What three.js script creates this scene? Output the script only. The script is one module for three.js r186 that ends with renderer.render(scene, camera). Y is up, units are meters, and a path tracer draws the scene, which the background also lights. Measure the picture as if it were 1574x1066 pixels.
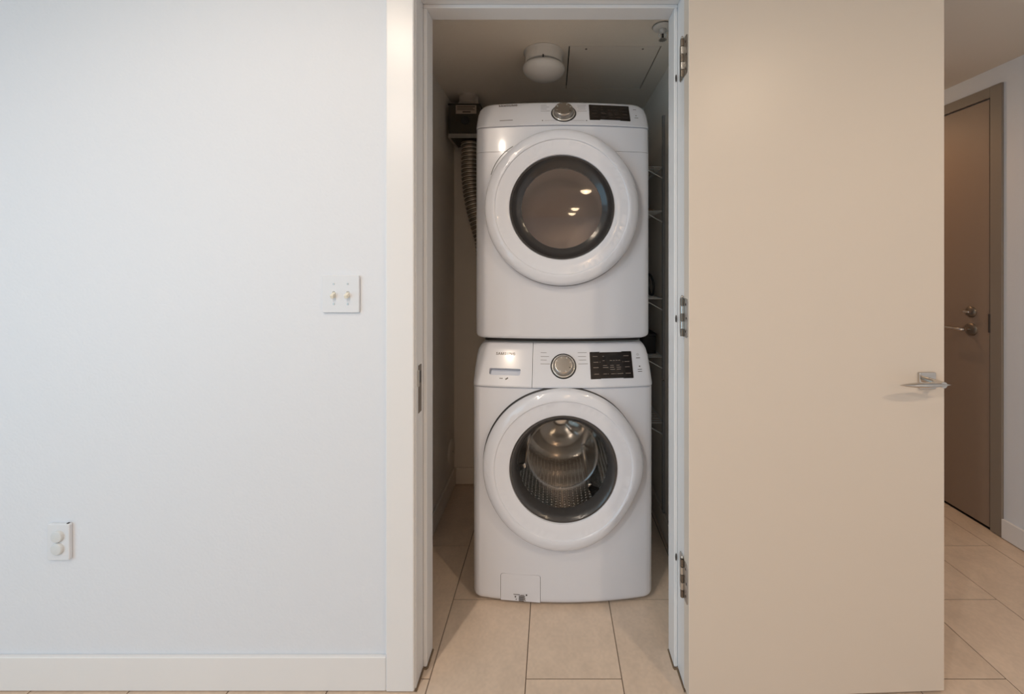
import * as THREE from 'three';
import { RoundedBoxGeometry } from 'three/addons/geometries/RoundedBoxGeometry.js';
import { mergeGeometries, mergeVertices, toCreasedNormals } from 'three/addons/utils/BufferGeometryUtils.js';
import { RectAreaLightUniformsLib } from 'three/addons/lights/RectAreaLightUniformsLib.js';
import { Brush, Evaluator, SUBTRACTION } from 'three-bvh-csg';

// ------------------------------------------------------------------ camera, sky, lights, exposure
const scene = new THREE.Scene();
const W = 1574, H = 1066, FOCAL = 640;                       // focal length in pixels
const camera = new THREE.PerspectiveCamera(2 * Math.atan(H / 2 / FOCAL) * 180 / Math.PI, W / H, 0.05, 60);
camera.position.set(0, 1.275, 0);                            // looks straight at the wall, along -z
camera.setViewOffset(W, H, W / 2 - 849, H / 2 - 407, W, H);  // shifted lens keeps the verticals upright
camera.updateProjectionMatrix();
const renderer = new THREE.WebGLRenderer({ antialias: true });
renderer.toneMapping = THREE.LinearToneMapping;
renderer.toneMappingExposure = 0.96;
renderer.shadowMap.enabled = true;
scene.background = new THREE.Color().setRGB(0.22, 0.34, 0.42);  // bright hazy sky outside the windows
RectAreaLightUniformsLib.init();
const DAY = { color: new THREE.Color().setRGB(0.47, 0.78, 1.0), intensity: 2.15 };
const WARM = [1.0, 0.60, 0.33], SOFT = [1.0, 0.86, 0.74], MID = [1.0, 0.76, 0.52], DIM = [1.0, 0.50, 0.23];
const ROOM = { left: -3.2, right: 2.108, back: 7.6, front: -1.255, top: 2.5 };
// downlights: x, z, candela, label
const DOWNLIGHTS = [
  [-0.80, -0.26, 1.6, 'round ceiling downlight above the wall with the light switch', [1.0, 0.82, 0.66]],
  [-1.20, 0.80, 5.0, 'round ceiling downlight beside the sliding glass door', SOFT],
  [1.35, 0.35, 2.8, 'round ceiling downlight in front of the open white closet door', MID],
  [0.57, 3.57, 3.1, 'highest of the three downlights mirrored in the dryer glass', WARM],
  [0.51, 5.82, 3.1, 'middle one of the three downlights mirrored in the dryer glass', WARM],
  [1.55, -2.75, 0.75, 'round ceiling downlight in the hall beside the entry door', DIM, 2.215],
  [0.48, 6.73, 3.1, 'lowest of the three downlights mirrored in the dryer glass', WARM],
];

// ------------------------------------------------------------------ helpers
let seed = 12345;
const rnd = () => { seed = (seed * 1664525 + 1013904223) >>> 0; return seed / 4294967296; };
const used = {};
function numbered(n) { const k = used[n] = (used[n] ?? -1) + 1; return k ? `${n}_${String(k).padStart(3, '0')}` : n; }
function mesh(name, geo, material, parent) {
  const m = new THREE.Mesh(geo, material); m.name = parent && parent !== scene ? name : numbered(name);
  m.castShadow = m.receiveShadow = true; (parent || scene).add(m); return m;
}
function partName(parent, name) {
  const c = parent.userData.counts || (parent.userData.counts = {});
  const k = c[name] = (c[name] ?? -1) + 1; return k ? `${name}_${String(k).padStart(3, '0')}` : name;
}
function part(parent, name, geo, material) {
  const m = mesh(name, geo, material, parent); m.name = partName(parent, name); return m;
}
function thing(name, label, category, pos = [0, 0, 0], turn = 0, group) {
  const o = new THREE.Group(); o.name = numbered(name); o.position.set(...pos); o.rotation.y = turn; scene.add(o);
  o.userData = { label, category }; if (group) o.userData.group = group; return o;
}
function struct(name, pos = [0, 0, 0]) {
  const o = new THREE.Group(); o.name = name; o.position.set(...pos); scene.add(o); o.userData = { kind: 'structure' }; return o;
}
function structMesh(name, geo, material) { const m = mesh(name, geo, material, scene); m.name = name; m.userData = { kind: 'structure' }; return m; }
function uvMetres(g) {                                       // box-mapped uv in metres
  g = g.index ? g.toNonIndexed() : g; const p = g.attributes.position, uv = new Float32Array(p.count * 2);
  const a = new THREE.Vector3(), b = new THREE.Vector3(), c = new THREE.Vector3();
  for (let i = 0; i < p.count; i += 3) {
    a.fromBufferAttribute(p, i); b.fromBufferAttribute(p, i + 1); c.fromBufferAttribute(p, i + 2);
    const n = b.clone().sub(a).cross(c.clone().sub(a)), ax = Math.abs(n.x), ay = Math.abs(n.y), az = Math.abs(n.z);
    [a, b, c].forEach((v, k) => { uv.set(ax >= ay && ax >= az ? [v.z, v.y] : ay >= az ? [v.x, v.z] : [v.x, v.y], (i + k) * 2); });
  }
  g.setAttribute('uv', new THREE.BufferAttribute(uv, 2)); return g;
}
function box(x0, x1, y0, y1, z0, z1) {
  return new THREE.BoxGeometry(x1 - x0, y1 - y0, z1 - z0).translate((x0 + x1) / 2, (y0 + y1) / 2, (z0 + z1) / 2);
}
function rbox(x0, x1, y0, y1, z0, z1, r = 0.003, s = 2) {
  return new RoundedBoxGeometry(x1 - x0, y1 - y0, z1 - z0, s, r).translate((x0 + x1) / 2, (y0 + y1) / 2, (z0 + z1) / 2);
}
const merge = (list) => mergeGeometries(list.map((g) => { const h = g.index ? g.toNonIndexed() : g.clone(); for (const k of Object.keys(h.attributes)) if (!['position', 'normal', 'uv'].includes(k)) h.deleteAttribute(k); return h; }));
function slab(shapePts, holes, depth) {                       // extruded outline with holes, in XY, extruded along +z
  const s = new THREE.Shape(shapePts.map((p) => new THREE.Vector2(...p)));
  for (const h of holes) s.holes.push(new THREE.Path(h.map((p) => new THREE.Vector2(...p))));
  return new THREE.ExtrudeGeometry(s, { depth, bevelEnabled: false });
}
const rect = (x0, x1, y0, y1) => [[x0, y0], [x1, y0], [x1, y1], [x0, y1]];
function roundRectShape(x0, x1, y0, y1, r, rb = r) {
  const s = new THREE.Shape();
  s.moveTo(x0 + rb, y0); s.lineTo(x1 - rb, y0); s.quadraticCurveTo(x1, y0, x1, y0 + rb); s.lineTo(x1, y1 - r); s.quadraticCurveTo(x1, y1, x1 - r, y1);
  s.lineTo(x0 + r, y1); s.quadraticCurveTo(x0, y1, x0, y1 - r); s.lineTo(x0, y0 + rb); s.quadraticCurveTo(x0, y0, x0 + rb, y0); return s;
}
function tube(pts, r, seg = 6, n = pts.length * 6, tension = 0.5) {
  return new THREE.TubeGeometry(new THREE.CatmullRomCurve3(pts.map((p) => new THREE.Vector3(...p)), false, 'catmullrom', tension), n, r, seg, false);
}
function rod(a, b, r, seg = 6) {
  const A = new THREE.Vector3(...a), B = new THREE.Vector3(...b), d = B.clone().sub(A);
  const g = new THREE.CylinderGeometry(r, r, d.length(), seg);
  g.applyQuaternion(new THREE.Quaternion().setFromUnitVectors(new THREE.Vector3(0, 1, 0), d.clone().normalize()));
  return g.translate((A.x + B.x) / 2, (A.y + B.y) / 2, (A.z + B.z) / 2);
}
const lathe = (pts, seg = 48) => new THREE.LatheGeometry(pts.map((p) => new THREE.Vector2(...p)), seg);

// ------------------------------------------------------------------ procedural textures
function noiseTex(size, fn, srgb) {
  const d = new Uint8Array(size * size * 4);
  for (let y = 0; y < size; y++) for (let x = 0; x < size; x++) {
    const c = fn(x / size, y / size), i = (y * size + x) * 4;
    d[i] = c[0]; d[i + 1] = c[1]; d[i + 2] = c[2]; d[i + 3] = 255;
  }
  const t = new THREE.DataTexture(d, size, size); t.wrapS = t.wrapT = THREE.RepeatWrapping; t.magFilter = THREE.LinearFilter; t.minFilter = THREE.LinearMipmapLinearFilter; t.generateMipmaps = true;
  if (srgb) t.colorSpace = THREE.SRGBColorSpace; t.needsUpdate = true; return t;
}
function periodicNoise(cells) {                               // tileable value noise
  const g = Array.from({ length: cells * cells }, rnd), at = (x, y) => g[((y % cells + cells) % cells) * cells + ((x % cells + cells) % cells)];
  return (u, v) => {
    const x = u * cells, y = v * cells, i = Math.floor(x), j = Math.floor(y), s = (t) => t * t * (3 - 2 * t), fx = s(x - i), fy = s(y - j);
    return (at(i, j) * (1 - fx) + at(i + 1, j) * fx) * (1 - fy) + (at(i, j + 1) * (1 - fx) + at(i + 1, j + 1) * fx) * fy;
  };
}
const n8 = periodicNoise(8), n24 = periodicNoise(24), n90 = periodicNoise(90), n128 = periodicNoise(128);
const paintBump = noiseTex(256, (u, v) => { const k = 255 * (0.55 * n90(u, v) + 0.45 * n24(u, v)); return [k, k, k]; });
paintBump.repeat.set(2.2, 2.2);
const tileTex = noiseTex(256, (u, v) => { const k = 232 + 7 * (n8(u, v) - 0.5) + 9 * (n24(u, v) - 0.5) + 10 * (n128(u, v) - 0.5); return [k, k - 1, k - 3]; }, true);
const foilBump = noiseTex(128, (u, v) => { const k = 255 * (0.5 * n24(u, v) + 0.5 * n8(u, v)); return [k, k, k]; });
foilBump.repeat.set(14, 14);
function canvasTex(w, h, draw) {
  const c = document.createElement('canvas'); c.width = w; c.height = h; const x = c.getContext('2d'); draw(x, w, h);
  const t = new THREE.CanvasTexture(c); t.colorSpace = THREE.SRGBColorSpace; t.anisotropy = 8; return t;
}
const drumTex = canvasTex(1024, 512, (x, w, h) => {
  x.fillStyle = '#9a948e'; x.fillRect(0, 0, w, h);
  for (let j = 0; j < 22; j++) for (let i = 0; i < 72; i++) {
    const px = (i + 0.5) * w / 72, py = (j + (i % 2 ? 0.75 : 0.25)) * h / 22;
    x.fillStyle = '#16130f'; x.beginPath(); x.arc(px, py, 3.3, 0, 7); x.fill();
  }
});
// ------------------------------------------------------------------ materials
const rgb = (r, g, b) => new THREE.Color().setRGB(r, g, b);
const std = (c, roughness = 0.5, metalness = 0, extra = {}) => new THREE.MeshStandardMaterial({ color: c, roughness, metalness, ...extra });
const M = {
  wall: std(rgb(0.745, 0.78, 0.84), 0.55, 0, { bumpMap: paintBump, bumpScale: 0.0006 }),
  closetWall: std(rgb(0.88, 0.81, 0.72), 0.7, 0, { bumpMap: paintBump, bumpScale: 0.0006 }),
  ceiling: std(rgb(0.80, 0.77, 0.72), 0.85),
  hallCeiling: std(rgb(0.74, 0.69, 0.62), 0.85),
  trim: std(rgb(0.80, 0.80, 0.81), 0.32),
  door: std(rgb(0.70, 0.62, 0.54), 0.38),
  grout: std(rgb(0.22, 0.165, 0.125), 0.9),
  chrome: std(rgb(0.60, 0.56, 0.52), 0.1, 1),
  hinge: std(rgb(0.55, 0.53, 0.50), 0.36, 1),
  hingeDark: std(rgb(0.06, 0.05, 0.045), 0.5, 0.3),
  darkMetal: std(rgb(0.20, 0.17, 0.14), 0.4, 0.9),
  enamel: new THREE.MeshPhysicalMaterial({ color: rgb(0.75, 0.775, 0.845), roughness: 0.24, clearcoat: 0.5, clearcoatRoughness: 0.08 }),
  plastic: new THREE.MeshPhysicalMaterial({ color: rgb(0.76, 0.785, 0.855), roughness: 0.20, clearcoat: 0.4, clearcoatRoughness: 0.06 }),
  pocket: std(rgb(0.56, 0.62, 0.74), 0.35),
  rubber: std(rgb(0.045, 0.043, 0.045), 0.6),
  rim: new THREE.MeshPhysicalMaterial({ color: rgb(0.06, 0.057, 0.057), roughness: 0.22 }),
  dryerRim: new THREE.MeshPhysicalMaterial({ color: rgb(0.035, 0.032, 0.032), roughness: 0.16 }),
  black: std(rgb(0.012, 0.011, 0.011), 0.5),
  lid: std(rgb(0.34, 0.36, 0.36), 0.5),
  knob: std(rgb(0.42, 0.39, 0.36), 0.3, 1),
  knobLight: std(rgb(0.80, 0.78, 0.75), 0.25, 0.6),
  bowl: new THREE.MeshPhysicalMaterial({ color: rgb(0.95, 0.96, 0.96), roughness: 0.01, transmission: 1, thickness: 0, ior: 1.5 }),
  bowlLip: new THREE.MeshPhysicalMaterial({ color: 0xffffff, roughness: 0, transmission: 1, thickness: 0.006, ior: 1.5 }),
  dryerGlass: new THREE.MeshPhysicalMaterial({ color: rgb(0.74, 0.70, 0.69), roughness: 0.02, transmission: 1, thickness: 0, ior: 1.75 }),
  drum: std(0xffffff, 0.2, 1, { map: drumTex }),
  dimple: std(rgb(0.75, 0.71, 0.67), 0.16, 1),
  drumBack: std(rgb(0.55, 0.53, 0.51), 0.14, 1),
  dryerDrum: std(rgb(0.80, 0.73, 0.68), 0.6, 0),
  galv: std(rgb(0.105, 0.09, 0.072), 0.42, 0.7, { bumpMap: foilBump, bumpScale: 0.002 }),
  foil: std(rgb(0.92, 0.86, 0.80), 0.5, 0.9, { bumpMap: foilBump, bumpScale: 0.01 }),
  ductSkin: std(rgb(0.36, 0.31, 0.26), 0.4, 0.8, { side: THREE.DoubleSide }),
  duct: std(rgb(0.88, 0.84, 0.78), 0.35, 0.9),
  wire: std(rgb(0.82, 0.84, 0.83), 0.45, 0.1),
  rail: std(rgb(0.30, 0.31, 0.32), 0.5, 0.3),
  opal: std(rgb(0.80, 0.77, 0.73), 0.3),
  fixture: std(rgb(0.78, 0.75, 0.71), 0.45),
  taupe: std(rgb(0.29, 0.215, 0.165), 0.5),
  taupeFrame: std(rgb(0.25, 0.21, 0.172), 0.5),
  plate: std(rgb(0.73, 0.76, 0.81), 0.35),
  ivory: std(rgb(0.82, 0.80, 0.70), 0.35),
  capPlastic: std(rgb(0.67, 0.70, 0.72), 0.3),
  alu: std(rgb(0.55, 0.56, 0.57), 0.4, 0.8),
  glass: new THREE.MeshPhysicalMaterial({ color: 0xffffff, roughness: 0, transmission: 1, thickness: 0, ior: 1.5 }),
  brown: std(rgb(0.30, 0.20, 0.12), 0.8),
  dirt: std(rgb(0.20, 0.14, 0.09), 0.95),
};
const tileMats = [rgb(0.90, 0.735, 0.60), rgb(0.885, 0.72, 0.587), rgb(0.91, 0.745, 0.612)].map((c, i) => {
  const t = tileTex.clone(); t.repeat.set(1.1, 1.1); t.offset.set(i * 0.37, i * 0.21); t.needsUpdate = true;
  return std(c, 0.34, 0, { map: t });
});

// ------------------------------------------------------------------ the room
const FZ = ROOM.front, BZ = FZ - 0.125;                       // front and back face of the wall with the closet door
const CL = { left: -0.572, right: 0.535, back: -2.428, top: 2.19 };
const HALL = { left: 1.15, back: -3.7, top: 2.215 };
const OPEN = { left: -0.409, right: 0.397, top: 2.10 };       // inside faces of the door lining
{
  const ol = OPEN.left - 0.02, or = OPEN.right + 0.02, ot = OPEN.top + 0.02;
  const g = slab([[ROOM.left, 0], [ol, 0], [ol, ot], [or, ot], [or, 0], [HALL.left, 0], [HALL.left, 2.6], [ROOM.left, 2.6]], [], FZ - BZ).translate(0, 0, BZ);
  structMesh('wall_front', uvMetres(g), M.wall);
  structMesh('wall_closet_left', uvMetres(box(CL.left - 0.1, CL.left, 0, 2.6, CL.back - 0.1, BZ)), M.closetWall);
  structMesh('wall_closet_right', uvMetres(box(CL.right, CL.right + 0.1, 0, 2.6, CL.back - 0.1, BZ)), M.closetWall);
  structMesh('wall_closet_back', uvMetres(box(CL.left, CL.right, 0, 2.6, CL.back - 0.1, CL.back)), M.closetWall);
  structMesh('wall_hall_left', uvMetres(box(HALL.left - 0.1, HALL.left, 0, 2.6, HALL.back, BZ)), M.wall);
  structMesh('wall_hall_back', uvMetres(box(HALL.left - 0.1, ROOM.right, 0, 2.6, HALL.back - 0.1, HALL.back)), M.wall);
  structMesh('wall_back', uvMetres(box(ROOM.left, ROOM.right, 0, 2.6, ROOM.back, ROOM.back + 0.1)), M.wall);
  structMesh('ceiling', box(ROOM.left, ROOM.right, ROOM.top, ROOM.top + 0.1, FZ, ROOM.back), M.ceiling);
  structMesh('ceiling_hall', box(HALL.left, ROOM.right, HALL.top, 2.6, HALL.back, FZ), M.hallCeiling);
}
// right wall with the opening of the entry door (drawn in z,y and turned)
const ED = { z0: -2.925, z1: -2.0, top: 2.075 };              // entry door leaf: hidden edge, lock edge, top
{
  const da = -ED.z1 - 0.006, db = -ED.z0 + 0.006, dt = ED.top + 0.006;
  const g = slab([[-ROOM.back - 0.1, 0], [da, 0], [da, dt], [db, dt], [db, 0], [-HALL.back + 0.1, 0], [-HALL.back + 0.1, 2.6], [-ROOM.back - 0.1, 2.6]], [], 0.12);
  g.rotateY(Math.PI / 2).translate(ROOM.right, 0, 0);         // shape x -> -z
  structMesh('wall_right', uvMetres(g), M.wall);
}
// left wall with a wide glazed sliding door
const WIN = { z0: -0.25, z1: 4.9, y0: 0.04, y1: 2.05 };
{
  const g = slab(rect(-ROOM.back - 0.1, -FZ, 0, 2.6), [rect(-WIN.z1, -WIN.z0, WIN.y0, WIN.y1)], 0.12);
  g.rotateY(Math.PI / 2).translate(ROOM.left - 0.12, 0, 0);
  structMesh('wall_left', uvMetres(g), M.wall);
  const w = struct('window_1', [ROOM.left - 0.06, 0, 0]);
  const zs = [WIN.z0, (WIN.z0 + WIN.z1) / 2, WIN.z1];
  for (let i = 0; i < 2; i++) {
    const a = zs[i], b = zs[i + 1], dx = i ? 0.012 : -0.012;
    part(w, 'window_frame', merge([box(dx - 0.02, dx + 0.02, WIN.y0, WIN.y1, a, a + 0.05), box(dx - 0.02, dx + 0.02, WIN.y0, WIN.y1, b - 0.05, b), box(dx - 0.02, dx + 0.02, WIN.y0, WIN.y0 + 0.06, a + 0.05, b - 0.05), box(dx - 0.02, dx + 0.02, WIN.y1 - 0.05, WIN.y1, a + 0.05, b - 0.05)]), M.alu);
    part(w, 'window_pane', box(dx - 0.003, dx + 0.003, WIN.y0 + 0.06, WIN.y1 - 0.05, a + 0.05, b - 0.05), M.glass);
  }
  const day = new THREE.RectAreaLight(DAY.color, DAY.intensity, WIN.z1 - WIN.z0 - 0.1, WIN.y1 - WIN.y0 - 0.1);
  day.position.set(ROOM.left + 0.01, (WIN.y0 + WIN.y1) / 2, (WIN.z0 + WIN.z1) / 2);
  day.lookAt(ROOM.left + 5, (WIN.y0 + WIN.y1) / 2, (WIN.z0 + WIN.z1) / 2); day.name = 'daylight'; scene.add(day);
}
// floor: slab with grout, single tiles where they can be told apart, the rest joined
{
  const f = struct('floor');
  part(f, 'grout_bed', box(ROOM.left, ROOM.right, -0.12, -0.0016, HALL.back, ROOM.back), M.grout);
  const PX = 0.2962, PZ = 0.610, X0 = -0.0816, Z0 = -1.284, gap = 0.0032, th = 0.009;
  const tg = (() => { const g = new RoundedBoxGeometry(PX - gap, th, PZ - gap, 1, 0.0008).translate(0, -th / 2, 0); return uvMetres(g); })();
  const rest = [];
  for (let k = -11; k <= 7; k++) for (let j = -16; j <= 5; j++) {
    const x = X0 + (k + 0.5) * PX, z = Z0 - (j + 0.5) * PZ - (k % 2 ? PZ / 2 : 0), hx = PX / 2, hz = PZ / 2;
    const x0 = Math.max(x - hx, ROOM.left), x1 = Math.min(x + hx, ROOM.right), z0 = Math.max(z - hz, HALL.back), z1 = Math.min(z + hz, ROOM.back);
    if (x1 - x0 < 0.02 || z1 - z0 < 0.02) continue;
    const whole = x1 - x0 > PX - 0.001 && z1 - z0 > PZ - 0.001;
    const visible = (z1 > -2.5 && z0 < -0.85 && x > -1.9);
    if (!whole || !visible) {
      const b = uvMetres(box(x0 + gap / 2, x1 - gap / 2, -th, 0, z0 + gap / 2, z1 - gap / 2));
      if (visible && x > 1.3) part(f, 'tile', b, tileMats[(k * 7 + j * 3 + 90) % 3]); else rest.push(b);
      continue;
    }
    part(f, 'tile', tg, tileMats[(k * 7 + j * 3 + 90) % 3]).position.set(x, 0, z);
  }
  part(f, 'tile_field', merge(rest), tileMats[0]).userData.kind = 'stuff';
}
// closet ceiling with a hole for the access panel
const AP = { x0: 0.069, x1: 0.458, z0: -2.168, z1: -1.742 };
{
  const c = struct('ceiling_closet');
  const g = slab(rect(CL.left, CL.right, -BZ, -CL.back), [rect(AP.x0, AP.x1, -AP.z1, -AP.z0)], 0.02).rotateX(-Math.PI / 2).translate(0, CL.top, 0);   // shape y -> -z
  part(c, 'ceiling_board', g, M.closetWall);
  part(c, 'ceiling_void', box(CL.left, CL.right, CL.top + 0.05, CL.top + 0.07, CL.back, BZ), M.black);
}
// baseboards
structMesh('baseboard_left', rbox(ROOM.left, -0.4974, 0.003, 0.104, FZ, FZ + 0.012, 0.003), M.trim);
structMesh('baseboard_closet_left', rbox(CL.left, CL.left + 0.012, 0.003, 0.098, CL.back, BZ, 0.003), M.closetWall);
structMesh('baseboard_closet_back', rbox(CL.left + 0.012, CL.right - 0.012, 0.003, 0.098, CL.back, CL.back + 0.012, 0.003), M.closetWall);
structMesh('baseboard_closet_right', rbox(CL.right - 0.012, CL.right, 0.003, 0.098, CL.back, BZ, 0.003), M.closetWall);
structMesh('baseboard_hall', rbox(ROOM.right - 0.013, ROOM.right, 0.003, 0.092, -1.944, ROOM.back, 0.003), M.trim);

// ------------------------------------------------------------------ door lining, casing, stops
{
  const t = struct('trim_1');
  const cz0 = FZ - 0.004, cz1 = FZ + 0.015;
  part(t, 'casing', rbox(-0.497, -0.412, 0.003, 2.19, cz0, cz1, 0.005, 3), M.trim);
  part(t, 'casing', rbox(0.402, 0.487, 0.003, 2.19, cz0, cz1, 0.005, 3), M.trim);
  part(t, 'casing', rbox(-0.412, 0.402, 2.106, 2.19, cz0, cz1 - 0.001, 0.004, 3), M.trim);
  part(t, 'jamb', rbox(OPEN.left - 0.019, OPEN.left, 0.003, OPEN.top, BZ - 0.003, FZ + 0.005, 0.0025), M.trim);
  part(t, 'jamb', rbox(OPEN.right, OPEN.right + 0.019, 0.003, OPEN.top, BZ - 0.003, FZ + 0.005, 0.0025), M.trim);
  part(t, 'head_jamb', rbox(OPEN.left - 0.019, OPEN.right + 0.019, OPEN.top, OPEN.top + 0.019, BZ - 0.003, FZ + 0.005, 0.0025), M.trim);
  const sz0 = BZ - 0.0035, sz1 = -1.3176;
  part(t, 'stop', rbox(OPEN.left, -0.397, 0.003, 2.088, sz0, sz1, 0.003), M.trim);
  part(t, 'stop', rbox(0.3855, OPEN.right, 0.003, 2.088, sz0, sz1, 0.003), M.trim);
  part(t, 'stop', rbox(OPEN.left, OPEN.right, 2.088, OPEN.top, sz0, sz1, 0.003), M.trim);
  // dirty caulk where the lining meets the tiles
  for (const [a, b] of [[OPEN.left, -0.397], [OPEN.right, 0.3855]]) {
    const sg = Math.sign(a), pts = [[a, FZ + 0.012], [a, -1.285], [a - sg * 0.001, sz1 + 0.003], [b, sz1 + 0.003], [b, -1.345], [b, BZ]];
    part(t, 'caulk', tube(pts.map(([x, z]) => [x - sg * (0.0005 + 0.0015 * rnd()), 0.0008, z]), 0.0034, 6, 40, 0.1), M.dirt);
  }
  // strike plate on the left lining
  const s = part(t, 'strike_plate', rbox(OPEN.left - 0.0005, OPEN.left + 0.0015, 0.822, 0.968, -1.298, -1.270, 0.0006), M.darkMetal);
  part(s, 'strike_lip', rbox(OPEN.left, OPEN.left + 0.004, 0.905, 0.955, -1.272, -1.262, 0.001), M.hinge);
  part(s, 'latch_hole', box(OPEN.left + 0.0012, OPEN.left + 0.0017, 0.912, 0.948, -1.293, -1.278), M.black);
  // rubber silencers pressed into the right stop next to the hinges
  for (const y of [1.865, 1.105, 0.352]) part(t, 'bumper', new THREE.SphereGeometry(1, 12, 8).scale(0.0028, 0.012, 0.0025).translate(0.3915, y, sz1 + 0.0005), M.hingeDark);
}

// ------------------------------------------------------------------ open closet door with hinges and lever
{
  const d = struct('door_1', [0.393, 0, FZ - 0.002 + 0.004]);
  const a = 2 * Math.PI / 180; d.rotation.y = a;               // swung back almost flat against the wall
  const Wd = 0.768;
  part(d, 'door_leaf', uvMetres(rbox(0.002, 0.002 + Wd, 0.012, 2.09, 0.003, 0.044, 0.002)), M.door);
  for (const y of [1.895, 1.118, 0.336]) {
    const h = new THREE.Group(); h.name = partName(d, 'hinge'); h.position.set(0, y, 0); d.add(h);
    const L = 0.0575, sh = roundRectShape(0, 0.034, -L, L, 0.012, 0.012), lg = new THREE.ExtrudeGeometry(sh, { depth: 0.002, bevelEnabled: false });
    part(h, 'hinge_leaf', lg.clone().rotateY(-Math.PI / 2).translate(0.0022, 0, 0.004), M.hinge);                  // on the door edge
    part(h, 'hinge_leaf', lg.clone().rotateY(Math.PI / 2).translate(0.0015, 0, -0.004), M.hinge).rotation.y = -a;   // on the lining
    for (let k = 0; k < 5; k++) part(h, 'knuckle', new THREE.CylinderGeometry(0.0055, 0.0055, L * 2 / 5 - 0.0016, 14).translate(-0.003, -L + (k + 0.5) * L * 2 / 5, 0.002), k % 2 ? M.hinge : M.darkMetal);
    part(h, 'hinge_pin', lathe([[0, 0.005], [0.003, 0.004], [0.0042, 0], [0.0042, -0.003], [0, -0.003]], 12).translate(-0.003, L + 0.004, 0.002), M.hinge);
    for (let k = 0; k < 3; k++) part(h, 'screw', new THREE.CylinderGeometry(0.0035, 0.0035, 0.0012, 10).rotateZ(Math.PI / 2).translate(0.0002, -0.04 + k * 0.04, 0.022 + (k % 2) * 0.006), M.hingeDark);
  }
  const hd = new THREE.Group(); hd.name = 'door_handle'; hd.userData.label = 'polished chrome lever handle'; hd.position.set(0.712, 0.934, 0.044); d.add(hd);
  part(hd, 'rose', rbox(-0.025, 0.025, -0.025, 0.025, -0.001, 0.009, 0.003, 3), M.chrome);
  part(hd, 'neck', new THREE.CylinderGeometry(0.009, 0.0105, 0.046, 20).rotateX(Math.PI / 2).translate(0.004, 0, 0.03), M.chrome);
  const prof = []; for (let i = 0; i <= 28; i++) { const u = i / 28; prof.push([Math.max(0.0001, 0.0098 * Math.pow(Math.sin(Math.PI * Math.pow(u, 0.92)), 0.9)), -0.124 + 0.152 * u]); }
  part(hd, 'lever', lathe(prof, 28).rotateZ(-Math.PI / 2).scale(1, 0.78, 1.15).translate(0, 0, 0.05), M.chrome);
}

// ------------------------------------------------------------------ entry door in the hall
{
  const d = struct('door_2', [ROOM.right, 0, 0]);
  part(d, 'door_leaf', uvMetres(rbox(-0.004, 0.04, 0.012, ED.top - 0.003, ED.z0, ED.z1 - 0.004, 0.002)), M.taupe);
  part(d, 'door_frame', merge([rbox(-0.010, 0.002, 0.003, ED.top + 0.054, ED.z1 + 0.003, ED.z1 + 0.056, 0.003), rbox(-0.010, 0.002, 0.003, ED.top + 0.054, ED.z0 - 0.056, ED.z0 - 0.003, 0.003), rbox(-0.0098, 0.002, ED.top + 0.003, ED.top + 0.0538, ED.z0 - 0.004, ED.z1 + 0.004, 0.003)]), M.taupeFrame);
  part(d, 'door_stop', box(0.042, 0.14, -0.12, ED.top + 0.02, ED.z0 - 0.02, ED.z1 + 0.02), M.black);
  part(d, 'threshold', box(0.0, 0.042, -0.12, 0.004, ED.z0 - 0.006, ED.z1 + 0.006), M.black);
  const latch = part(d, 'latch', rbox(-0.012, 0.004, 0.95, 1.04, ED.z1 - 0.004, ED.z1 + 0.006, 0.002), M.hingeDark);
  latch.userData.label = 'dark latch plate';
  const h = new THREE.Group(); h.name = 'door_handle'; h.position.set(-0.004, 0.952, ED.z1 - 0.092); d.add(h);
  part(h, 'rose', lathe([[0, 0.012], [0.02, 0.011], [0.030, 0.006], [0.032, 0]], 28).rotateZ(Math.PI / 2), M.darkMetal);
  part(h, 'lever', tube([[-0.008, 0, 0], [-0.045, 0, 0], [-0.055, 0, -0.02], [-0.055, 0, -0.11]], 0.009, 12, 30), M.chrome);
  const b = new THREE.Group(); b.name = 'deadbolt'; b.position.set(-0.004, 1.04, ED.z1 - 0.092); d.add(b);
  part(b, 'rose', lathe([[0, 0.014], [0.018, 0.013], [0.026, 0.006], [0.028, 0]], 28).rotateZ(Math.PI / 2), M.darkMetal);
  part(b, 'thumb_turn', rbox(-0.03, -0.012, -0.006, 0.006, -0.016, 0.016, 0.003), M.chrome);
}

// ------------------------------------------------------------------ machines
const HW = 0.343, BOW = 0.035, TAN = Math.tan(Math.PI / 6), COS = Math.cos(Math.PI / 6), SIN = 0.5, DEPTH = 0.79;
const bow = (x) => -BOW * (x / HW) ** 2;
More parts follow.
